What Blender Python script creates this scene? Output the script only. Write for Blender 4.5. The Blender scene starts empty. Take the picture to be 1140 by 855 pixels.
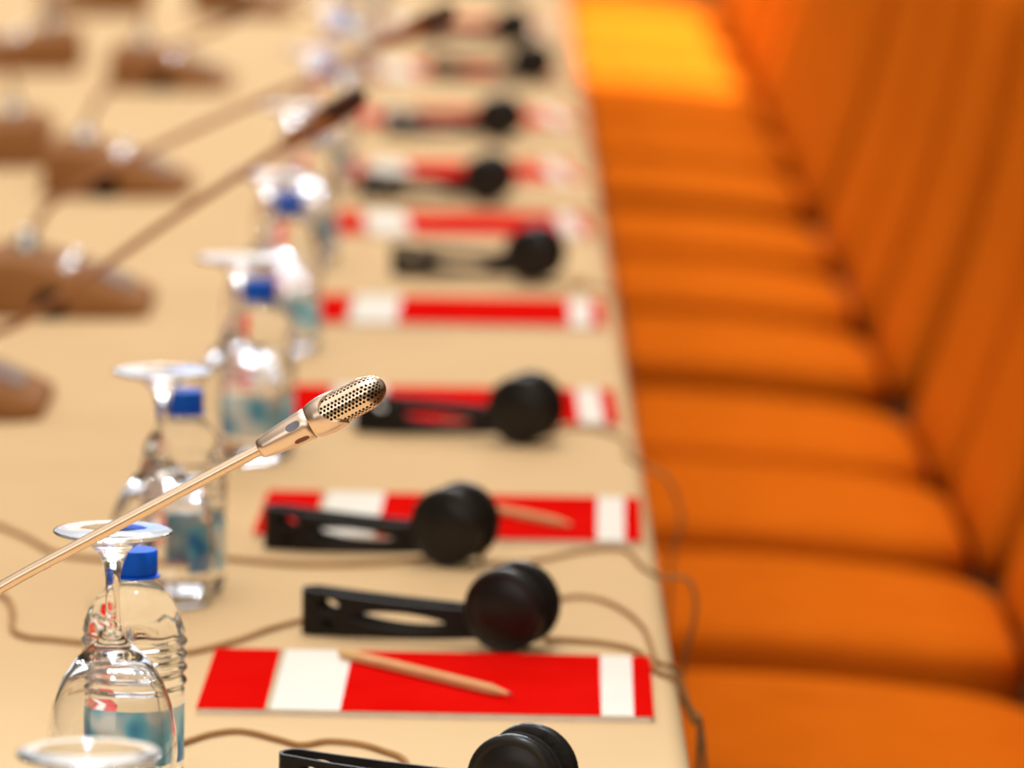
import bpy, bmesh, math, random
from mathutils import Vector, Matrix
random.seed(7)
C = bpy.context.scene.collection
PI = math.pi
sc = bpy.context.scene
sc.view_settings.view_transform = 'Standard'
sc.view_settings.look = 'None'
sc.view_settings.gamma = 1
sc.view_settings.use_curve_mapping = False
sc.view_settings.exposure = -0.1

# ------------------------------------------------------------------ camera
F, CX, CY, CAMZ = 6180.0, 570.0, 427.5, 1.507
VPX, VPY, ROLL = 550.0, -500.0, math.radians(1.0)
CAM = Vector((0, 0, CAMZ))
dY = Vector((VPX - CX, VPY - CY, F)).normalized()
dX = Vector((math.cos(ROLL), math.sin(ROLL), 0))
dX = (dX - dY * dX.dot(dY)).normalized()
dZ = dX.cross(dY)                                  # world up in image axes (x right, y down, z forward)
if dZ.y > 0: dZ = -dZ
def to_world(v): return Vector((dX.dot(v), dY.dot(v), dZ.dot(v)))
right, down, fwd = to_world(Vector((1, 0, 0))), to_world(Vector((0, 1, 0))), to_world(Vector((0, 0, 1)))
cd = bpy.data.cameras.new('camera'); cam = bpy.data.objects.new('camera', cd); C.objects.link(cam)
M = Matrix((right, -down, -fwd)).transposed().to_4x4(); M.translation = CAM
cam.matrix_world = M
cd.sensor_width = 36; cd.lens = F * 36 / 1140
cd.clip_end = 200
cd.dof.use_dof = True
sc.camera = cam
TOP = 0.75
def ray(px, py): return to_world(Vector((px - CX, py - CY, F)))
def on_z(px, py, z=TOP):
    d = ray(px, py); t = (z - CAMZ) / d.z
    return CAM + d * t
def on_y(px, py, y):
    d = ray(px, py); return CAM + d * (y / d.y)
def on_x(px, py, x):
    d = ray(px, py); return CAM + d * (x / d.x)
MICY = 3.2
cd.dof.focus_distance = (on_y(385, 450, MICY) - CAM).dot(fwd)
cd.dof.aperture_fstop = (cd.lens / 1000) / 0.033
cd.dof.aperture_blades = 0

# ------------------------------------------------------------------ materials
def mat(name, col, rough=0.6, metal=0.0, trans=0.0, ior=1.45, coat=0.0, sheen=0.0, spec=None):
    m = bpy.data.materials.new(name); m.use_nodes = True
    b = m.node_tree.nodes['Principled BSDF']
    b.inputs['Base Color'].default_value = (*col, 1)
    b.inputs['Roughness'].default_value = rough
    b.inputs['Metallic'].default_value = metal
    b.inputs['Transmission Weight'].default_value = trans
    b.inputs['IOR'].default_value = ior
    b.inputs['Coat Weight'].default_value = coat
    b.inputs['Sheen Weight'].default_value = sheen
    if spec is not None: b.inputs['Specular IOR Level'].default_value = spec
    return m
def noise_col(m, c1, c2, scale, detail=4, bump=0.0, bscale=None, bdist=0.001):
    nt = m.node_tree; N = nt.nodes; L = nt.links; b = N['Principled BSDF']
    tc = N.new('ShaderNodeTexCoord')
    n = N.new('ShaderNodeTexNoise'); n.inputs['Scale'].default_value = scale; n.inputs['Detail'].default_value = detail
    L.new(tc.outputs['Object'], n.inputs['Vector'])
    r = N.new('ShaderNodeValToRGB'); r.color_ramp.elements[0].color = (*c1, 1); r.color_ramp.elements[1].color = (*c2, 1)
    r.color_ramp.elements[0].position = .3; r.color_ramp.elements[1].position = .7
    L.new(n.outputs['Fac'], r.inputs['Fac']); L.new(r.outputs['Color'], b.inputs['Base Color'])
    if bump:
        n2 = N.new('ShaderNodeTexNoise'); n2.inputs['Scale'].default_value = bscale; n2.inputs['Detail'].default_value = 3
        L.new(tc.outputs['Object'], n2.inputs['Vector'])
        bp = N.new('ShaderNodeBump'); bp.inputs['Strength'].default_value = bump; bp.inputs['Distance'].default_value = bdist
        L.new(n2.outputs['Fac'], bp.inputs['Height']); L.new(bp.outputs['Normal'], b.inputs['Normal'])
    return m
CLOTH = noise_col(mat('cream_cloth', (.68, .475, .27), .9, spec=.0), (.665, .465, .263), (.695, .485, .277), 6, bump=.25, bscale=60, bdist=.002)
ORANGE = noise_col(mat('orange_upholstery', (.6, .13, .006), .95, sheen=.0, spec=.0), (.60, .132, .006), (.66, .148, .008), 18, bump=.3, bscale=420, bdist=.0006)
CARPET = noise_col(mat('carpet', (.12, .05, .02), 1.0, spec=.0), (.10, .035, .012), (.2, .085, .035), 40, bump=.5, bscale=300)
DARKMETAL = mat('dark_metal', (.02, .012, .008), .8, spec=.05)
WOOD = noise_col(mat('table_wood', (.25, .12, .05), .5), (.2, .09, .035), (.32, .16, .07), 9)
RED = noise_col(mat('red_print', (.64, .004, .003), .6, spec=.0), (.62, .0035, .002), (.67, .006, .004), 14)
WHITE = noise_col(mat('white_print', (.8, .76, .7), .6, spec=.0), (.78, .74, .68), (.82, .78, .72), 14)
GREYSTRIP = mat('grey_strip', (.55, .44, .3), .6, spec=.0)
PAPER = noise_col(mat('paper', (.85, .8, .72), .8), (.8, .74, .66), (.9, .85, .78), 60)
BLACK = noise_col(mat('black_plastic', (.012, .009, .008), .5, spec=.2), (.010, .008, .007), (.016, .012, .010), 30)
GLOSS = noise_col(mat('glossy_black', (.012, .009, .008), .3, spec=.3), (.010, .008, .007), (.016, .012, .010), 20)
FOAM = noise_col(mat('black_foam', (.014, .010, .008), .95, spec=.15), (.010, .008, .006), (.02, .015, .012), 200, bump=.6, bscale=900)
CORD = noise_col(mat('tan_cord', (.42, .22, .09), .8, spec=.05), (.36, .18, .07), (.44, .24, .10), 30)
GLASS = mat('clear_glass', (1, 1, 1), .03, trans=1, ior=1.5)
WATER = mat('water_bottle', (.97, .985, 1), .05, trans=1, ior=1.34)
CAPBLUE = noise_col(mat('blue_cap', (.01, .12, .72), .5, spec=.08), (.008, .10, .66), (.012, .13, .76), 90)
CHAMP = mat('champagne_metal', (.88, .68, .55), .3, 1.0)
CHAMPG = mat('champagne_grille', (.86, .68, .52), .27, 1.0)
SHAFT = mat('neck_metal', (.84, .64, .48), .28, 1.0)
NECKSHADE = mat('neck_metal_shaded', (.36, .15, .06), .4, .6)  # same metal as the sharp microphone; poor light is put into its colour
HEADSHADE = mat('champagne_grille_shaded', (.10, .035, .015), .45, .5)  # same grille as the sharp one, its dark reflections put into the colour
BASEM = noise_col(mat('unit_plastic', (.30, .13, .045), .75, spec=.05), (.28, .12, .04), (.32, .14, .05), 20)
BASED = mat('unit_dark_plastic', (.16, .07, .03), .5)  # darker brown plastic for the speaker slots
CHROME = mat('chrome', (.9, .9, .92), .12, 1.0)
CORE = mat('mic_core', (.01, .006, .004), .9, spec=.1)
WIN1 = mat('indicator_grey', (.18, .17, .19), .2)
WIN2 = mat('indicator_brown', (.22, .07, .04), .25)
PENCILM = noise_col(mat('pencil_wood', (.72, .43, .2), .6, spec=.1), (.68, .40, .18), (.76, .47, .22), 50)
LEAD = mat('graphite', (.05, .04, .04), .4)
def label_mat():
    m = mat('bottle_label', (.05, .4, .6), .35); nt = m.node_tree; N = nt.nodes; L = nt.links
    tc = N.new('ShaderNodeTexCoord')
    v = N.new('ShaderNodeTexNoise'); v.inputs['Scale'].default_value = 38; v.inputs['Detail'].default_value = 1
    L.new(tc.outputs['Object'], v.inputs['Vector'])
    r = N.new('ShaderNodeValToRGB'); e = r.color_ramp.elements
    e[0].color = (.02, .24, .60, 1); e[0].position = .36
    e[1].color = (.80, .88, .90, 1); e[1].position = .57
    x = e.new(.46); x.color = (.16, .60, .80, 1)
    L.new(v.outputs['Fac'], r.inputs['Fac']); L.new(r.outputs['Color'], N['Principled BSDF'].inputs['Base Color'])
    return m
LABEL = label_mat()

# ------------------------------------------------------------------ helpers
def thing(name, label, cat, loc=(0, 0, 0), rotz=0.0, group=None):
    o = bpy.data.objects.new(name, None); C.objects.link(o)
    o.empty_display_size = .05
    o.location = loc; o.rotation_euler = (0, 0, rotz)
    tag(o, label, cat, group); return o
def tag(o, label, cat, group=None):
    o['label'] = label; o['category'] = cat
    if group: o['group'] = group
    return o
def obj(name, bm, mats, parent=None, smooth=True, mesh=None):
    if mesh is None:
        bmesh.ops.recalc_face_normals(bm, faces=bm.faces[:])
        mesh = bpy.data.meshes.new(name); bm.to_mesh(mesh); bm.free()
        if not isinstance(mats, (list, tuple)): mats = [mats]
        for m in mats: mesh.materials.append(m)
        if smooth:
            for p in mesh.polygons: p.use_smooth = True
            try: mesh.set_sharp_from_angle(angle=math.radians(smooth if smooth > 1 else 40))
            except Exception: pass
    o = bpy.data.objects.new(name, mesh); C.objects.link(o)
    if parent is not None: o.parent = parent
    return o
def copy_tree(o, parent=None):
    c = o.copy(); C.objects.link(c)
    if parent is not None: c.parent = parent
    for ch in list(o.children): copy_tree(ch, c)
    return c
def bridge(bm, loops, closed_ring=True, cap0=True, cap1=True, mi=0):
    n = len(loops[0])
    for a, b in zip(loops, loops[1:]):
        for i in range(n if closed_ring else n - 1):
            j = (i + 1) % n
            f = bm.faces.new((a[i], a[j], b[j], b[i])); f.material_index = mi
    if cap0: bm.faces.new(list(reversed(loops[0]))).material_index = mi
    if cap1: bm.faces.new(loops[-1]).material_index = mi
def lathe(bm, prof, n=48, M=None, mi=0):
    """prof: (r, z) list; r=0 ends make poles"""
    M = M or Matrix.Identity(4); prev = None
    for r, z in prof:
        if r < 1e-7: cur = [bm.verts.new(M @ Vector((0, 0, z)))]
        else: cur = [bm.verts.new(M @ Vector((r * math.cos(2*PI*i/n), r * math.sin(2*PI*i/n), z))) for i in range(n)]
        if prev:
            for i in range(n):
                j = (i + 1) % n
                if len(prev) == 1 and len(cur) == 1: continue
                if len(prev) == 1: f = bm.faces.new((prev[0], cur[j], cur[i]))
                elif len(cur) == 1: f = bm.faces.new((prev[i], prev[j], cur[0]))
                else: f = bm.faces.new((prev[i], prev[j], cur[j], cur[i]))
                f.material_index = mi
        prev = cur
    return bm
def spline(pts, k=10):
    pts = [Vector(p) for p in pts]; out = []
    P = [pts[0]*2 - pts[1]] + pts + [pts[-1]*2 - pts[-2]]
    for i in range(1, len(P) - 2):
        p0, p1, p2, p3 = P[i-1], P[i], P[i+1], P[i+2]
        for q in range(k):
            t = q / k
            out.append(.5*((2*p1) + (p2-p0)*t + (2*p0-5*p1+4*p2-p3)*t*t + (3*p1-p0-3*p2+p3)*t**3))
    out.append(pts[-1]); return out
def tube(bm, pts, rad, n=10, mi=0):
    pts = [Vector(p) for p in pts]; m = len(pts)
    rads = rad if isinstance(rad, (list, tuple)) else [rad]*m
    tang = [(pts[min(i+1, m-1)] - pts[max(i-1, 0)]).normalized() for i in range(m)]
    up = Vector((0, 0, 1)) if abs(tang[0].z) < .9 else Vector((1, 0, 0))
    u = tang[0].cross(up).normalized(); loops = []
    for i in range(m):
        t = tang[i]; u = (u - t*u.dot(t)).normalized(); v = t.cross(u)
        loops.append([bm.verts.new(pts[i] + rads[i]*(u*math.cos(2*PI*a/n) + v*math.sin(2*PI*a/n))) for a in range(n)])
    bridge(bm, loops, mi=mi); return bm
def rrect(w, d, r, k=8, m=1):
    """rounded rectangle outline, w along x, d along y; k arc steps, m steps per straight side"""
    r = max(min(r, w/2 - 1e-4, d/2 - 1e-4), 1e-4); out = []
    cs = [(w/2-r, d/2-r, 0), (-w/2+r, d/2-r, PI/2), (-w/2+r, -d/2+r, PI), (w/2-r, -d/2+r, 1.5*PI)]
    for q, (cx, cy, a0) in enumerate(cs):
        for i in range(k+1):
            a = a0 + i/k*PI/2; out.append((cx + r*math.cos(a), cy + r*math.sin(a)))
        nx = cs[(q+1) % 4]; a = nx[2]
        e = (nx[0] + r*math.cos(a), nx[1] + r*math.sin(a)); s = out[-1]
        for i in range(1, m): out.append((s[0]+(e[0]-s[0])*i/m, s[1]+(e[1]-s[1])*i/m))
    return out
def pillow(bm, w, d, r, layers, k=8, m=1, f=None, mi=0):
    loops = []
    for ins, z in layers:
        pts = rrect(w - 2*ins, d - 2*ins, max(r - ins, .002), k, m)
        loops.append([bm.verts.new(f(x, y, z) if f else (x, y, z)) for x, y in pts])
    bridge(bm, loops, mi=mi); return bm
def box(bm, x0, x1, y0, y1, z0, z1, bev=0.0, mi=0):
    pillow(bm, x1-x0, y1-y0, max(bev, .0005), [(bev, z0), (0, z0+bev), (0, z1-bev), (bev, z1)] if bev else [(0, z0), (0, z1)],
           k=3, f=lambda x, y, z: (x+(x0+x1)/2, y+(y0+y1)/2, z), mi=mi); return bm
def NB(): return bmesh.new()
ORD = ['first', 'second', 'third', 'fourth', 'fifth', 'sixth', 'seventh', 'eighth', 'ninth', 'tenth', 'eleventh',
       'twelfth', 'thirteenth', 'fourteenth', 'fifteenth', 'sixteenth']

# ------------------------------------------------------------------ setting
bm = NB(); box(bm, -6, 5, -2, 20, -.05, 0)
o = obj('floor', bm, CARPET, smooth=False); o['kind'] = 'structure'

# ------------------------------------------------------------------ table and cloth
TX0, TX1, TY0, TY1 = -1.55, .139, 1.9, 13.6
t = thing('conference_table', 'long conference table hidden under the cream cloth', 'table', ((TX0+TX1)/2, (TY0+TY1)/2, 0))
W, D = TX1-TX0, TY1-TY0
bm = NB(); pillow(bm, W-.02, D-.02, .02, [(.004, .712), (0, .716), (0, .740), (.004, .744)]); obj('tabletop', bm, WOOD, t)
for x in (-W/2+.15, W/2-.2):
    for y in (-D/2+.3, -D/6, D/6, D/2-.3):
        bm = NB(); box(bm, x-.03, x+.03, y-.03, y+.03, 0, .712, .004); obj('leg', bm, DARKMETAL, t)
bm = NB()
def cloth_f(x, y, z):
    if z < .72:
        q = (.72 - z) / .30; s = y*9 + x*9
        a = .014 * q * (1 + math.sin(s*1.7) * math.sin(s*.63+1))
        nx = 1 if x > 0 else -1; ny = 1 if y > 0 else -1
        ex = abs(abs(x) - W/2) < .02; ey = abs(abs(y) - D/2) < .02
        if ex: x += nx*a
        if ey: y += ny*a
    return (x + (TX0+TX1)/2, y + (TY0+TY1)/2, z)
lay = [(0, .50), (0, .54), (0, .58), (0, .62), (0, .68)]
R_ = .016
for i in range(0, 7):
    a = i/6*PI/2; lay.append((R_ - R_*math.cos(a), TOP - R_ + R_*math.sin(a)))
pillow(bm, W, D, .04, lay, k=4, m=160, f=cloth_f)
o = obj('tablecloth', bm, CLOTH, smooth=60); tag(o, 'cream tablecloth covering the long table and hanging over its edge', 'tablecloth')

# ------------------------------------------------------------------ chairs
SEATZ = .457; REARX = .548; SEATD = .47; CW = .475
def build_chair(label):
    c = thing('upholstered_chair', label, 'chair', group='orange chairs along the table')
    tilt = math.radians(3.2)
    def seat_f(x, y, z):   # origin: seat centre on the floor, rear at +x
        fw = 1.0 - .05*(x/SEATD + .5)
        z2 = z - math.sin(tilt)*x - .012*(x/SEATD*2)**2*(1 if z > -.03 else .3)
        return (x, y*fw, SEATZ + z2)
    bm = NB()
    pillow(bm, SEATD, CW, .10, [(.02, -.105), (.004, -.098), (0, -.085), (0, -.022), (.002, -.013), (.007, -.006), (.016, -.001), (.04, .002), (.08, .004), (.14, .005)],
           k=10, m=6, f=seat_f)
    obj('seat', bm, ORANGE, c, smooth=60)
    BH = .60; rec = math.radians(15)
    def back_f(u, v, w):    # u along y, v up, w thickness toward the sitter
        x = SEATD/2 + .038 - w - .20*u*u
        z = .455 + (v + BH/2)
        h = v + BH/2
        curve = .05*math.sin(h/BH*PI)
        return (x + math.sin(rec)*(h-.02) + curve*.4, u, SEATZ - .062 + math.cos(rec)*h)
    bm = NB()
    pillow(bm, .495, BH, .06, [(.03, -.035), (.006, -.03), (0, -.012), (0, .012), (.008, .024), (.03, .032), (.08, .036), (.14, .037)], k=8, m=8, f=back_f)
    obj('backrest', bm, ORANGE, c, smooth=60)
    for sx in (-1, 1):
        for sy in (-1, 1):
            bm = NB()
            if sx < 0: tube(bm, [(-.18, sy*.22, SEATZ-.085), (-.185, sy*.225, .2), (-.19, sy*.23, 0)], .014, 10)
            else: tube(bm, [(.18, sy*.22, SEATZ-.095), (.21, sy*.225, .2), (.25, sy*.23, 0)], .014, 10)
            obj('leg', bm, DARKMETAL, c)
    for sy in (-1, 1):
        bm = NB()
        tube(bm, spline([(.10, sy*.2, SEATZ-.112), (.23, sy*.2, SEATZ-.118), (.285, sy*.215, SEATZ-.085), (.30, sy*.215, SEATZ-.02), (.335, sy*.19, SEATZ+.12)], 6), .018, 10)
        obj('back_bracket', bm, DARKMETAL, c)
    return c
far_edges = [5.19, 5.83, 6.44, 6.98, 7.70, 8.33, 8.95, 9.68, 10.34, 11.0, 11.62, 12.26, 12.9, 13.5]
where = ['nearest orange chair seat at the lower right corner of the picture']
ch0 = None
for i, fe in enumerate(far_edges):
    lab = where[0] if i == 0 else f'orange upholstered chair, {ORD[i]} from the front beside the table edge'
    if i >= 9: lab = f'orange chair with brightly lit yellow seat, {ORD[i-9]} of those at the far end'
    if ch0 is None: c = ch0 = build_chair(lab)
    else: c = copy_tree(ch0)
    c['label'] = lab
    c.location = (REARX - SEATD/2 + random.uniform(-.006, .006), fe - CW/2, 0)
    c.rotation_euler = (0, 0, math.radians(random.uniform(-1.2, 1.2)))

# ------------------------------------------------------------------ booklets
BW, BD, BT = .300, .200, .0045
def build_booklet():
    b = thing('booklet', '', 'booklet', group='red and white booklets along the table')
    bm = NB()
    xs = [0, .150, .163, .315, .885, .957, 1.0]; ms = [0, 2, 1, 0, 1, 0]
    z0, z1 = BT - .0006, BT
    top = [[bm.verts.new((-BW/2 + BW*x, y, z)) for x in xs] for (y, z) in ((-BD/2, z0), (-BD/2, z1), (BD/2, z1), (BD/2, z0))]
    for k in range(6):
        for a in range(4):
            q, r = top[a], top[(a+1) % 4]
            bm.faces.new((q[k], q[k+1], r[k+1], r[k])).material_index = ms[k]
    for k in (0, 6): bm.faces.new([top[a][k] for a in range(4)]).material_index = 0
    obj('cover', bm, [RED, WHITE, GREYSTRIP], b, smooth=False)
    bm = NB(); box(bm, -BW/2+.0005, BW/2-.001, -BD/2+.0008, BD/2-.0008, .0002, z0)
    obj('page_block', bm, PAPER, b, smooth=False)
    return b
bk = [((216, 795), (730, 805)), ((275, 600), (720, 609)), ((303, 471), (694, 477)), ((334, 362), (674, 368)), ((362, 263), (664, 266)),
      ((372, 203), (652, 205)), ((392, 141), (650, 142)), ((388, 88), (634, 89)), ((402, 36), (626, 37)), ((412, -12), (618, -11)), ((424, -48), (612, -47))]
booklet_frames = []
b0 = None
for i, (pl, pr) in enumerate(bk):
    A, B = on_z(*pl), on_z(*pr)
    ang = math.atan2(B.y-A.y, B.x-A.x)
    mid = (A+B)/2; n = Vector((-math.sin(ang), math.cos(ang), 0))
    ctr = mid + n*BD/2
    if b0 is None: c = b0 = build_booklet()
    else: c = copy_tree(b0)
    c.location = (ctr.x, ctr.y, TOP); c.rotation_euler = (0, 0, ang)
    c['label'] = ['red and white striped booklet nearest the camera with a pencil across it',
                  'red and white striped booklet under the second pencil, next row back'][i] if i < 2 else \
        f'red and white striped booklet, {ORD[i]} from the front on the tablecloth'
ZB = TOP + BT
def pencil(p, q, label):
    A, B = on_z(*p, ZB), on_z(*q, ZB)
    r = .0038; A.z = B.z = ZB + r
    d = (B-A).normalized(); L = .176
    o = thing('pencil', label, 'pencil', (A.x, A.y, ZB), math.atan2(d.y, d.x), 'pencils on the booklets')
    bm = NB(); Mx = Matrix.Translation((0, 0, r)) @ Matrix.Rotation(PI/2, 4, 'Y')
    lathe(bm, [(0, 0), (r*.96, .0), (r, .001), (r, L-.022), (.0011, L-.004)], 6, Mx); obj('shaft', bm, PENCILM, o, smooth=False)
    bm = NB(); lathe(bm, [(.0011, L-.0042), (.0003, L), (0, L)], 8, Mx); obj('lead', bm, LEAD, o)
pencil((380, 733), (568, 779), 'pale wooden pencil lying across the nearest red booklet')
pencil((475, 556), (618, 586), 'pale wooden pencil on the second booklet, behind a headset')

# ------------------------------------------------------------------ headsets
def headband_mesh():
    bm = NB()
    def outline():
        top = [(-.150, .0355), (-.12, .0345), (-.08, .0325), (-.04, .0318), (-.018, .0325)]
        bot = [(-.018, .0085), (-.04, .0065), (-.08, .0035), (-.12, .001), (-.150, .0005)]
        return [(-.148, .0365)] + top[1:] + bot[:-1] + [(-.148, .0)]
    def ell(cx, cz, a, b, n=20, p=1.0):
        r = []
        for i in range(n):
            th = 2*PI*i/n; c, s = math.cos(th), math.sin(th)
            r.append((cx + a*c, cz + b*math.copysign(abs(s)**p, s)))
        return r
    for side in (-1, 1):
        y = side*.0105
        loops = [outline(), ell(-.134, .0252, .0092, .0052), ell(-.134, .0098, .0056, .0036), ell(-.078, .0178, .040, .0066, 28, 1.5)]
        edges = []
        bmt = NB()
        for lp in loops:
            vs = [bmt.verts.new((x, 0, z)) for x, z in lp]
            for i in range(len(vs)): edges.append(bmt.edges.new((vs[i], vs[(i+1) % len(vs)])))
        bmesh.ops.triangle_fill(bmt, use_beauty=True, use_dissolve=False, edges=edges)
        g = bmesh.ops.extrude_face_region(bmt, geom=bmt.faces[:])
        vs = [e for e in g['geom'] if isinstance(e, bmesh.types.BMVert)]
        bmesh.ops.translate(bmt, verts=vs, vec=(0, .0026, 0))
        for v in bmt.verts:    # arms bow apart a little in the middle
            v.co.y += y - .0013 + side*.004*math.sin(max(0, min(1, (-v.co.x)/.15))*PI)
        me = bpy.data.meshes.new('tmp'); bmt.to_mesh(me); bmt.free(); bm.from_mesh(me); bpy.data.meshes.remove(me)
    loops = []
    for i in range(13):        # the bend of the band at the crown
        a = PI/2 + PI*i/12
        pr = []
        for (rr, z) in ((.0118, .0), (.0118, .0365), (.0092, .0365), (.0092, .0)):
            pr.append(bm.verts.new((-.148 + .85*rr*math.cos(a), rr*math.sin(a), z)))
        loops.append(pr)
    bridge(bm, loops)
    for v in bm.verts: v.co.x *= 1.09
    return bm
def build_headset():
    h = thing('headset', '', 'headphones', group='black headsets along the table')
    bm = headband_mesh(); obj('headband', bm, BLACK, h, smooth=30)
    for side in (-1, 1):
        Mx = Matrix.Translation((.006, side*.004, .0345)) @ Matrix.Rotation(PI/2*side*-1, 4, 'X') @ Matrix.Rotation(0, 4, 'Z')
        # local z points outward from the pair
        bm = NB(); lathe(bm, [(.0, .0095), (.029, .0095), (.0325, .012), (.0338, .0155), (.0325, .019), (.0295, .0205), (.0275, .0192), (.0262, .0194), (.022, .0213), (.015, .0228), (.007, .0235), (0, .0237)], 48, Mx)
        cup = obj('ear_cup', bm, GLOSS, h, smooth=50)
        bm = NB(); lathe(bm, [(0, .0), (.012, .0), (.022, .0002), (.0305, .0018), (.0332, .005), (.0325, .0095), (.030, .0118), (0, .0118)], 40, Mx)
        obj('ear_pad', bm, FOAM, cup, smooth=60)
    return h
hs = [(570, 928, -20), (560, 729, -20), (496, 632, -22), (577, 497, -20), (590, 317, -16), (540, 229, -12), (552, 158, -16), (588, 94, -18), (568, 52, -12), (560, -8, -15), (570, -45, -15)]
h0 = None; HS = []; HSC = .88
near_lab = ['black headset cut off by the bottom edge of the picture',
            'black headset directly behind the nearest red booklet',
            'black headset in front of the second red booklet',
            'black headset in front of the third red booklet, behind the microphone tip']
for i, (px, py, yaw) in enumerate(hs):
    p = on_z(px, py)
    if h0 is None: h = h0 = build_headset()
    else: h = copy_tree(h0)
    a = math.radians(yaw)
    h.rotation_euler = (0, 0, a); h.scale = (HSC, HSC, HSC)
    # photo point = foot of the front cup
    off = Matrix.Rotation(a, 4, 'Z') @ Vector((.006, -.02, 0)) * HSC
    h.location = (p.x - off.x, p.y - off.y, TOP + .0007)
    h['label'] = near_lab[i] if i < 4 else f'black headset lying on the cloth, {ORD[i]} from the front'
    HS.append(h)
def cord_for(h, pts, r=.0019):
    inv = (Matrix.Translation(h.location) @ Matrix.Rotation(h.rotation_euler.z, 4, 'Z') @ Matrix.Scale(HSC, 4)).inverted()
    bm = NB(); tube(bm, [inv @ p for p in spline(pts, 10)], r, 8); obj('cord', bm, CORD, h)
ZC = TOP + .0024
def T(px, py): return on_z(px, py, ZC)
def hang(px, py, y, xmin=.155):
    p = on_y(px, py, y); p.x = max(p.x, xmin); return p
def cupfoot(h, dx=.034, dy=.0, z=.004):
    return Matrix.Translation(h.location) @ (Matrix.Rotation(h.rotation_euler.z, 4, 'Z') @ Vector((dx, dy, z)))
def edge(px, py):
    """where a cord bends over the table edge: the shoulder of the cloth, then clear of it"""
    p = on_z(px, py, ZC)
    return [Vector((TX1-.014, p.y, ZC)), Vector((TX1-.001, p.y-.004, TOP-.004)), Vector((TX1+.010, p.y-.008, TOP-.03))]
# two strands from the headset behind the nearest booklet, one each from the next ones
e = edge(746, 735); y = e[-1].y
cord_for(HS[1], [cupfoot(HS[1], .028, .018, .02), T(590, 672), T(612, 668), T(650, 664), T(686, 674), T(716, 698)] + e + [hang(772, 800, y), hang(785, 850, y), hang(787, 930, y), hang(780, 1050, y)])
e = edge(738, 632); y = e[-1].y
cord_for(HS[2], [cupfoot(HS[2], .028, .018, .014), T(535, 624), T(560, 627), T(600, 623), T(650, 613), T(695, 612)] + e[:2] + [hang(765, 645, y), hang(774, 668, y), hang(772, 695, y), hang(763, 730, y), hang(757, 770, y), hang(752, 860, y)])
e = edge(718, 508); y = e[-1].y
cord_for(HS[3], [cupfoot(HS[3], .028, .018, .014), T(612, 482), T(640, 476), T(672, 480), T(697, 491)] + e[:2] + [hang(742, 532, y), hang(756, 562, y), hang(757, 590, y), hang(748, 620, y), hang(742, 700, y)])
for i in range(4, len(HS)):
    c = cupfoot(HS[i], .034, .0, .006)
    yy = c.y - .05
    cord_for(HS[i], [c, Vector((c.x+.03, c.y-.01, ZC)), Vector((.09, yy+.01, ZC)), Vector((TX1-.014, yy, ZC)), Vector((TX1-.001, yy-.002, TOP-.004)), Vector((TX1+.010, yy-.004, TOP-.03)),
                     Vector((.160, yy-.01, TOP-.12)), Vector((.158, yy-.01, TOP-.24))])
def cable(pts, label):
    P = spline(pts, 10); base = P[0].copy(); base.z = TOP
    bm = NB(); tube(bm, [p - base for p in P], .0019, 8)
    o = obj('cable', bm, CORD); o.location = base; tag(o, label, 'cable', 'thin tan cables on the tablecloth')
cable([T(-190, 520), T(-120, 540), T(-60, 560), T(-10, 581), T(30, 598), T(62, 615), T(110, 622), T(180, 624), T(240, 621), T(278, 624), T(330, 628), T(390, 628), T(440, 625), T(500, 619)], 'thin tan cable running from the left edge to the second headset')
cable([T(-150, 640), T(-90, 640), T(-30, 650), T(5, 664), T(14, 680), T(14, 700), T(30, 709), T(60, 712), T(110, 718), T(160, 728), T(205, 727), T(260, 714), T(300, 700), T(334, 691), T(362, 686)],
      'thin tan cable bending behind the nearest bottle to the headset')
cable([T(150, 845), T(200, 828), T(235, 817), T(270, 814), T(310, 823), T(335, 829), T(365, 825), T(400, 828), T(428, 836), T(452, 848), cupfoot(HS[0], -.075, .035, .0024), cupfoot(HS[0], -.06, .013, .012)],
      'thin tan cable waving below the nearest booklet')
# second strand that lies past the nearest headset and over the edge
e = edge(742, 748); y = e[-1].y
cable([T(606, 712), T(640, 713), T(680, 717), T(712, 726)] + e + [hang(766, 800, y, .153), hang(768, 870, y, .153), hang(768, 980, y, .153)],
      'thin tan cable from under the headset over the table edge')

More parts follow.
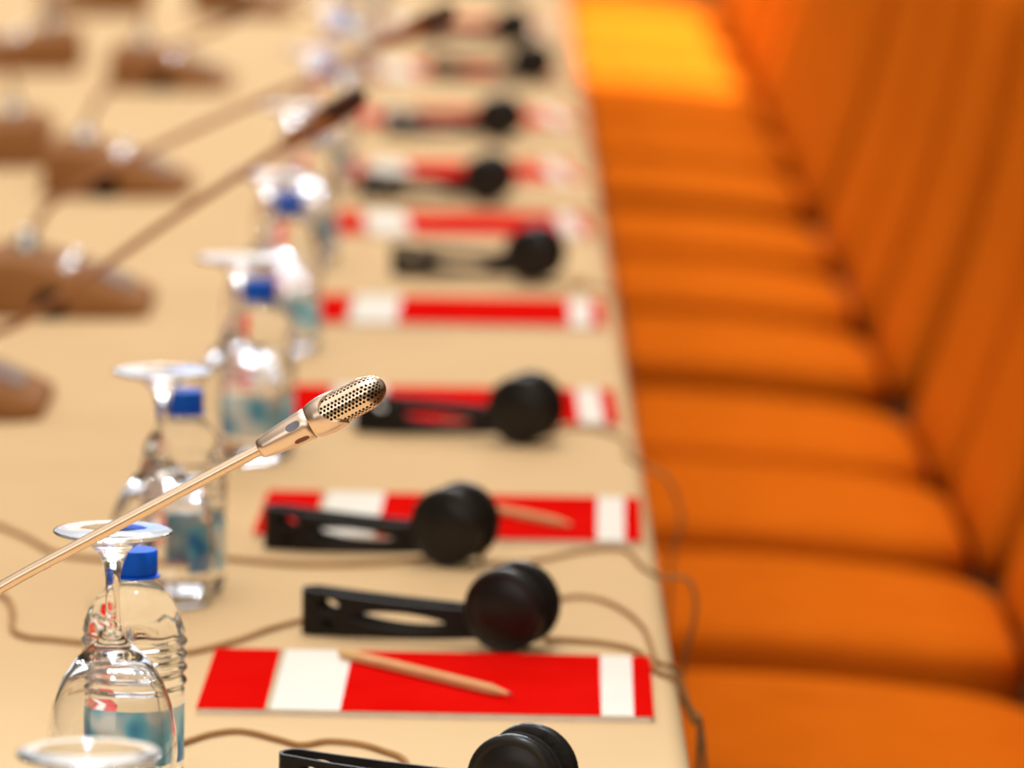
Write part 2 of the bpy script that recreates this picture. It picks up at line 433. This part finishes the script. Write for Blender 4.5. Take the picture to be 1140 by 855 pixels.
# ------------------------------------------------------------------ glasses and bottles
def build_glass():
    bm = NB()
    inner = [(0, .0935), (.010, .0925), (.0195, .0875), (.028, .077), (.0345, .062), (.0378, .045), (.0386, .032), (.0372, .016), (.0345, .003), (.0338, .0006)]
    outer = [(.0343, .0), (.0352, .0006), (.0358, .003), (.0386, .016), (.0400, .032), (.0393, .045), (.0362, .062), (.0300, .078), (.0215, .0905), (.0125, .098),
             (.0072, .103), (.0052, .109), (.0045, .118), (.0042, .130), (.0046, .140), (.0060, .148), (.0095, .1555), (.0165, .1612), (.0265, .1648), (.0345, .1665),
             (.0362, .1676), (.0360, .1684), (.0345, .1686), (.022, .1678), (.010, .167), (0, .1668)]
    lathe(bm, inner + outer, 64)
    return obj('stemmed_glass', bm, GLASS, smooth=80)
def build_bottle():
    b = thing('water_bottle', '', 'bottle', group='small water bottles along the table')
    prof = [(0, .004), (.018, .003), (.0265, .0), (.0305, .004), (.0315, .010), (.0308, .014)]
    prof += [(.0308, .016), (.0308, .058), (.0312, .062)]
    for i in range(25):
        z = .063 + i*.0014; prof.append((.0312 + .0011*math.sin(i/24*PI*8 - PI/2) + .0002, z))
    prof += [(.0312, .099), (.0300, .105), (.0272, .112), (.0228, .119), (.0175, .125), (.0135, .1285), (.0118, .131), (.0116, .134), (0, .134)]
    bm = NB(); lathe(bm, prof, 72)
    for v in bm.verts:      # moulded flutes around the shoulder and the grip
        z = v.co.z; r = math.hypot(v.co.x, v.co.y)
        if .06 < z < .126 and r > .004:
            k = 1 + (.035 if z > .099 else .022)*math.cos(9*math.atan2(v.co.y, v.co.x) + z*60)*math.sin((z-.06)/.066*PI)
            v.co.x *= k; v.co.y *= k
    body = obj('body', bm, WATER, b, smooth=60)
    bm = NB(); n = 44; loops = []
    for r, z in ((.0309, .0185), (.0313, .0185), (.0313, .0535), (.0309, .0535)):
        loops.append([bm.verts.new((r*math.cos(3.2*i/(n-1)), r*math.sin(3.2*i/(n-1)), z)) for i in range(n)])
    bridge(bm, loops + [loops[0]], closed_ring=False, cap0=False, cap1=False); obj('label', bm, LABEL, b, smooth=40)
    bm = NB(); lathe(bm, [(0, .1335), (.0135, .1335), (.0142, .135), (.0142, .147), (.0134, .1485), (0, .149)], 40); obj('cap', bm, CAPBLUE, b, smooth=40)
    bm = NB(); lathe(bm, [(.0118, .1315), (.0158, .1318), (.0158, .1328), (.0118, .1332)], 40); obj('neck_ring', bm, CAPBLUE, b, smooth=40)
    return b
FZ = TOP + .168
gl = [(100, 840), (126, 592), (181, 414), (266, 288), (298, 194), (327, 119), (348, 57), (367, 8), (384, -36), (398, -75), (410, -108)]
g0 = None
for i, (px, py) in enumerate(gl):
    p = on_z(px, py, FZ)
    if g0 is None: g = g0 = build_glass()
    else:
        g = g0.copy(); C.objects.link(g)
    g.location = (p.x, p.y, TOP + .0004); g.rotation_euler = (0, 0, random.uniform(0, 6))
    lab = ['upside-down stemmed glass cut off at the bottom left corner', 'upside-down stemmed glass crossed by the microphone neck, nearest bottle behind it'][i] if i < 2 else \
        f'clear upside-down stemmed glass, {ORD[i]} from the front in its row'
    tag(g, lab, 'glass', 'upside-down glasses along the table')
bt0 = None
bcap = [(150, 611), (205, 434), (288, 311), (322, 216), (345, 137), (365, 70), (378, 18), (396, -30), (408, -70), (420, -104)]
for i, (px, py) in enumerate(bcap):
    p = on_z(px, py, TOP + .149)
    if bt0 is None: b = bt0 = build_bottle()
    else: b = copy_tree(bt0)
    b.location = (p.x, p.y, TOP + .0003); b.rotation_euler = (0, 0, [3.3, 4.9, 3.2, 3.6, 2.9, 3.3, 4.6, 3.1, 3, 4][i])
    b['label'] = 'small blue-capped water bottle right behind the nearest full glass' if i == 0 else \
        f'small blue-capped water bottle, {ORD[i]} from the front, behind its glass'

# ------------------------------------------------------------------ microphones
HL = .0835
def sleeve_r(t):
    P = [(0, .0044), (.0006, .0052), (.002, .0060), (.006, .0067), (.012, .0076), (.020, .0085), (.030, .0093), (.0333, .0096), (.0338, .0092), (.0343, .0097), (.038, .0109),
         (.042, .0115), (.046, .0117), (.050, .0114), (.056, .0107)]
    for (a, ra), (b, rb) in zip(P, P[1:]):
        if t <= b:
            q = (t-a)/(b-a); return ra + (rb-ra)*q
    return P[-1][1]
def sleeve_mesh():
    n = 72; bm = NB(); loops = []
    def te(ph):
        c = math.cos(2*ph); return .0483 - .0062*math.copysign(abs(c)**.75, c)
    ts = [0, .0006, .002, .004, .006, .009, .012, .016, .020, .025, .030, .0333, .0338, .0343]
    for t_ in ts: loops.append([bm.verts.new((sleeve_r(t_)*math.cos(2*PI*i/n), sleeve_r(t_)*math.sin(2*PI*i/n), t_)) for i in range(n)])
    for v in (.15, .3, .45, .6, .72, .84, .93, 1.0):
        lp = []
        for i in range(n):
            ph = 2*PI*i/n; t_ = .0343 + v*(te(ph)-.0343); r = sleeve_r(t_)
            lp.append(bm.verts.new((r*math.cos(ph), r*math.sin(ph), t_)))
        loops.append(lp)
    for dr, dt in ((-.0004, .0004), (-.0010, .0003), (-.0018, -.001), (-.002, -.006)):
        lp = []
        for i in range(n):
            ph = 2*PI*i/n; t_ = te(ph); r = max(sleeve_r(t_) + dr, .0096)
            lp.append(bm.verts.new((r*math.cos(ph), r*math.sin(ph), t_+dt)))
        loops.append(lp)
    bridge(bm, loops, cap1=False); return bm
GR, GT0, GT1 = .0101, .036, .0690
def grille_pt(ph, s, dr=0.0):
    """s: length along the profile from GT0"""
    ls = GT1 - GT0; b = HL - GT1; a = GR
    if s <= ls: return Vector(((GR+dr)*math.cos(ph), (GR+dr)*math.sin(ph), GT0 + s))
    th = min((s - ls)/(.5*(a+b)), PI/2)
    r = (a+dr)*math.cos(th); z = GT1 + (b+dr)*math.sin(th)
    return Vector((r*math.cos(ph), r*math.sin(ph), z))
def grille_mesh(holes=True):
    bm = NB(); NC = 30; dphi = 2*PI/NC; ds = .0024
    ls = GT1 - GT0; smax = ls + .5*(GR + HL-GT1)*PI/2
    hexo = [(2/3, 0), (.5, .25), (1/3, .5), (0, .5), (-1/3, .5), (-.5, .25), (-2/3, 0), (-.5, -.25), (-1/3, -.5), (0, -.5), (1/3, -.5), (.5, -.25)]
    rows = int(smax*.93/ds)
    for i in range(NC):
        for j in range(rows):
            pc, scn = i*dphi, (j + .5*(i % 2))*ds
            outer = [bm.verts.new(grille_pt(pc + dx*dphi, max(scn + dy*ds, 0))) for dx, dy in hexo]
            if i % 6 == 4 or j > rows - 2:
                bm.faces.new(outer); continue
            ring, deep = [], []
            for dx, dy in hexo:
                a = math.atan2(dy, dx*.87)
                px_, py_ = .36/.87*math.cos(a), .345*math.sin(a)
                ring.append(bm.verts.new(grille_pt(pc + px_*dphi, max(scn + py_*ds, 0))))
                deep.append(bm.verts.new(grille_pt(pc + px_*dphi, max(scn + py_*ds, 0), -.0006)))
            for k in range(12):
                l = (k+1) % 12
                bm.faces.new((outer[k], outer[l], ring[l], ring[k])); bm.faces.new((ring[k], ring[l], deep[l], deep[k]))
    n = 56; lp = []
    for q in range(4):
        s = (rows - .8)*ds + (smax - (rows - .8)*ds)*q/4
        lp.append([bm.verts.new(grille_pt(2*PI*i/n, s, -.0001)) for i in range(n)])
    bridge(bm, lp, cap0=False)
    bmesh.ops.remove_doubles(bm, verts=bm.verts[:], dist=.00004)
    return bm
def core_mesh():
    bm = NB(); n = 32; lp = []
    ls = GT1 - GT0; smax = ls + .5*(GR + HL-GT1)*PI/2
    for q in range(16):
        lp.append([bm.verts.new(grille_pt(2*PI*i/n, smax*.97*q/15, -.0012)) for i in range(n)])
    bridge(bm, lp); return bm
def oval_mesh(ph, t0, t1, wdt, mi=0):
    bm = NB(); n = 24; loops = []
    tc, hl = (t0+t1)/2, (t1-t0)/2
    for k, h in ((1.12, -.0006), (1.1, .00012), (.9, .00022), (.82, .0001), (.3, .0001)):
        lp = []
        for i in range(n):
            a = 2*PI*i/n; c, s = math.cos(a), math.sin(a)
            u = hl*k*math.copysign(abs(c)**.6, c); v = wdt*k*s
            r = sleeve_r(tc+u) + h; p2 = ph + v/r
            lp.append(bm.verts.new((r*math.cos(p2), r*math.sin(p2), tc+u)))
        loops.append(lp)
    bridge(bm, loops); return bm
MESH = {}
def unit_body():
    """wedge shaped table unit: neck at the origin, low front at +x (towards the seated person)"""
    bm = NB(); n = 7
    xs = [-.045, -.030, .0, .03, .07, .105, .125]; zt = [.050, .058, .057, .050, .036, .022, .014]
    hw = [.078, .088, .092, .093, .092, .088, .076]
    loops = []
    for x, z, w in zip(xs, zt, hw):
        pr = [(-w+.004, .0), (-w, .005), (-w+.002, z*.6), (-w+.012, z*.92), (-w+.028, z), (0, z+.001), (w-.028, z), (w-.012, z*.92), (w-.002, z*.6), (w, .005), (w-.004, 0)]
        loops.append([bm.verts.new((x, y, zz)) for y, zz in pr])
    bridge(bm, loops); return bm
def mic(label, neck_world, nunit, nmat, unit_rot=0.0, group='gooseneck microphones in a row', head=True):
    """neck_world: points from the unit's socket to the head's root; the last segment sets the head's direction"""
    base = neck_world[0].copy(); base.z = TOP
    m = thing('gooseneck_microphone', label, 'microphone', base, 0, group)
    rot = Matrix.Rotation(unit_rot, 4, 'Z')
    if 'unit' not in MESH:
        o = obj('base_unit', unit_body(), BASEM, m, smooth=35); MESH['unit'] = o.data
    else: o = obj('base_unit', None, None, m, mesh=MESH['unit'])
    o.rotation_euler = (0, 0, unit_rot); bu = o
    for k, (x, y, z) in enumerate(((.045, -.055, .0455), (.045, -.025, .0455), (.045, .05, .0455))):
        if ('btn', k) not in MESH:
            bm = NB(); lathe(bm, [(.009, -.004), (.009, .002), (.007, .0045), (.003, .0058), (0, .006)], 24); q = obj('button', bm, CHROME, bu); MESH[('btn', k)] = q.data
        else: q = obj('button', None, None, bu, mesh=MESH[('btn', k)])
        q.location = (x, y, z)
    if 'spk' not in MESH:
        bm = NB()
        for k in range(7):
            x = .066 + k*.006; z = .0385 - (k*.006+.0)*.40 
            box(bm, x, x+.003, -.045, .045, z-.004, z+.0022)
        q = obj('speaker_slots', bm, BASED, bu, smooth=False); MESH['spk'] = q.data
        bm = NB(); lathe(bm, [(.0001, 0), (.016, 0), (.016, .003), (.013, .0045), (0, .0045)], 24, Matrix.Translation((.03, -.0925, .014)) @ Matrix.Rotation(PI/2, 4, 'X'))
        q = obj('socket', bm, CORE, bu); MESH['sock'] = q.data
    else:
        obj('speaker_slots', None, None, bu, mesh=MESH['spk']); obj('socket', None, None, bu, mesh=MESH['sock'])
    if 'collar' not in MESH:
        bm = NB(); lathe(bm, [(.0, .05), (.015, .05), (.0145, .062), (.010, .067), (.008, .076), (0, .076)], 28); q = obj('collar', bm, CHROME, m); MESH['collar'] = q.data
    else: obj('collar', None, None, m, mesh=MESH['collar'])
    P = [p - base for p in neck_world]
    bm = NB(); pts = spline(P, 14)
    tube(bm, pts, .0036, 16); obj('neck', bm, nmat, m, smooth=60)
    if not head: return m
    a = (P[-1] - P[-2]).normalized(); far = 'far' if nmat is NECKSHADE else ''
    xx = Vector((0, -1, .42)); xx = (xx - a*xx.dot(a)).normalized(); yy = a.cross(xx)
    R = Matrix((xx, yy, a)).transposed().to_4x4(); R.translation = P[-1] - a*.001
    if 'sleeve' + far not in MESH:
        s = obj('sleeve', sleeve_mesh(), NECKSHADE if far else CHAMP, m, smooth=50); MESH['sleeve' + far] = s.data
        i1 = obj('indicator', oval_mesh(-.12, .0205, .0290, .0022), WIN1, s); MESH['i1'] = i1.data
        i2 = obj('indicator', oval_mesh(1.05, .0215, .0300, .0017), WIN2, s); MESH['i2'] = i2.data
        g = obj('grille', grille_mesh(), HEADSHADE if far else CHAMPG, m, smooth=45); MESH['grille' + far] = g.data
        c = obj('foam_core', core_mesh(), CORE, g); MESH['core'] = c.data
    else:
        s = obj('sleeve', None, None, m, mesh=MESH['sleeve' + far])
        obj('indicator', None, None, s, mesh=MESH['i1']); obj('indicator', None, None, s, mesh=MESH['i2'])
        g = obj('grille', None, None, m, mesh=MESH['grille' + far]); obj('foam_core', None, None, g, mesh=MESH['core'])
    s.matrix_local = R; g.matrix_local = R
    return m
def sock(px, py, y, h=.066):
    p = on_y(px, py, y); p.z = TOP + h; return p
# the sharp one
e0 = on_y(290, 500, MICY); tip = on_y(428, 427, MICY)
d = (e0 - tip).normalized()
q1 = e0 - (tip-e0).normalized()*.02
far = e0 + d*.30
root = Vector((far.x - .075, MICY + .02, TOP + .066))
mic('sharp silver gooseneck microphone crossing the nearest glass', [root, root + Vector((.003, 0, .022)), e0 + d*.27, e0 + d*.15, e0 + d*.02, e0], 0, SHAFT)
# second: straight neck and head, both coloured as if in shade, in front of the far booklets
Y2 = 4.78
h2 = on_y(408, 102, Y2); p2 = on_y(0, 369, Y2); d2 = (p2-h2).normalized(); e2 = h2 + d2*HL
r2 = Vector((p2.x - .09, Y2+.08, TOP+.066))
mic('gooseneck microphone with straight shaded neck, second in the row', [r2, r2 + Vector((.01, -.002, .014)), p2 + d2*.0, e2 + d2*.12, e2 + d2*.02, e2], 0, NECKSHADE)
Y3 = 5.52
def path(pts, y): return [on_y(px, py, y) for px, py in pts]
P = path([(34, 268), (58, 226), (130, 186), (230, 138), (340, 90), (400, 61), (425, 49)], Y3)
mic('gooseneck microphone with curved neck, third in the row', [sock(30, 290, Y3)] + P, 0, NECKSHADE)
Y4 = 6.55
P = path([(97, 140), (114, 106), (160, 68), (240, 32), (310, 0), (380, -33), (396, -40)], Y4)
mic('gooseneck microphone with curved neck, fourth in the row', [sock(95, 157, Y4)] + P, 0, NECKSHADE)
Y5 = 7.85
P = path([(160, 40), (163, 5), (185, -25), (260, -62), (340, -98), (352, -103)], Y5)
mic('gooseneck microphone with upright neck, fifth in the row', [sock(160, 56, Y5)] + P, 0, NECKSHADE)
Y6 = 9.1
P = path([(246, -22), (252, -45), (280, -65), (340, -92), (380, -110), (390, -114)], Y6)
mic('gooseneck microphone at the top edge, farthest in the row', [sock(245, -12, Y6)] + P, 0, NECKSHADE)
# units of the opposite side, facing away
for (px, py, Y, lab) in ((15, 152, 6.85, 'gooseneck microphone across the table, its brown unit at the left edge'),
                         (55, 58, 8.1, 'gooseneck microphone across the table, second from the left edge'),
                         (130, 0, 9.1, 'gooseneck microphone across the table, at the top left')):
    s = sock(px, py, Y)
    P = [s + Vector(v) for v in ((-.002, 0, .03), (-.03, 0, .09), (-.10, -.0, .14), (-.2, -.0, .19), (-.28, .0, .23), (-.29, 0, .235))]
    mic(lab, [s] + P, 0, NECKSHADE, PI, 'gooseneck microphones across the table')

# ------------------------------------------------------------------ light
w = bpy.data.worlds.new('World'); sc.world = w; w.use_nodes = True
nt = w.node_tree; N = nt.nodes; L = nt.links; bg = N['Background']
tc = N.new('ShaderNodeTexCoord'); sx = N.new('ShaderNodeSeparateXYZ'); L.new(tc.outputs['Generated'], sx.inputs[0])
r = N.new('ShaderNodeValToRGB'); e = r.color_ramp.elements
mr = N.new('ShaderNodeMapRange'); mr.inputs['From Min'].default_value = -1; mr.inputs['From Max'].default_value = 1
L.new(sx.outputs['Z'], mr.inputs['Value']); L.new(mr.outputs['Result'], r.inputs['Fac'])
e[0].position = .48; e[0].color = (.16, .07, .025, 1)
e[1].position = .74; e[1].color = (1.0, .88, .70, 1)
x = e.new(.60); x.color = (.34, .21, .12, 1)
L.new(r.outputs['Color'], bg.inputs['Color']); bg.inputs['Strength'].default_value = .30
def area(name, loc, size, power, col, target, shape='DISK', size_y=None):
    l = bpy.data.lights.new(name, 'AREA'); l.shape = shape; l.size = size; l.energy = power; l.color = col
    if size_y: l.size_y = size_y
    if name == 'overhead_fill': l.spread = math.radians(125)
    o = bpy.data.objects.new(name, l); C.objects.link(o); o.location = loc
    o.rotation_euler = (Vector(target) - Vector(loc)).to_track_quat('-Z', 'Y').to_euler(); return o
WHT = (.9, .94, 1.0)
for y in (4.3, 6.9, 9.5, 12.1):
    area('ceiling_lamp', (-.02, y, 3.3), .11, 16, (1, .97, .93), (-.02, y, 0))
area('overhead_fill', (-.7, 5.6, 3.4), 3.6, 138, (1, .92, .81), (-.7, 5.6, 0), 'RECTANGLE', 15.2)  # broad overhead fill, added to brighten the microphone's top and the table
area('rear_fill', (-1.4, -1.4, 2.75), 4.6, 58, (1, .93, .84), (-.3, 3.2, 1.0), 'RECTANGLE', 2.0)  # unseen fill behind the camera, added to brighten the microphone sleeve
area('window_light', (-1.5, 19.5, 3.4), 7.0, 120, (.85, .92, 1.0), (-.5, 6, .7), 'RECTANGLE', 2.6)
for x, y, z in ((-3.2, 16, 6.0), (-1.3, 17, 6.8), (.7, 16, 5.8), (2.4, 17, 7.0)):
    l = bpy.data.lights.new('far_sparkle', 'POINT'); l.energy = 520; l.color = (.86, .93, 1.0); l.shadow_soft_size = .32  # unseen point lights, added to make the bottles and glasses sparkle
    o = bpy.data.objects.new('far_sparkle', l); C.objects.link(o); o.location = (x, y, z)
def spot(name, loc, target, power, col, deg, blend, r):
    l = bpy.data.lights.new(name, 'SPOT'); l.energy = power; l.color = col; l.spot_size = math.radians(deg); l.spot_blend = blend; l.shadow_soft_size = r
    o = bpy.data.objects.new(name, l); C.objects.link(o); o.location = loc
    o.rotation_euler = (Vector(target) - Vector(loc)).to_track_quat('-Z', 'Y').to_euler()
spot('table_downlight', (-.15, 2.8, 2.9), (-.2, 2.8, .75), 130, (.72, .88, 1.0), 58, 1.0, .12)
spot('chair_downlight', (1.75, 12.1, 3.7), (.36, 12.1, .45), 1700, (.92, .95, 1.0), 35, .3, .06)
sc.cycles.use_denoising = True
sc.cycles.sample_clamp_indirect = 0
sc.cycles.max_bounces = 14; sc.cycles.transmission_bounces = 14; sc.cycles.glossy_bounces = 6; sc.cycles.diffuse_bounces = 4
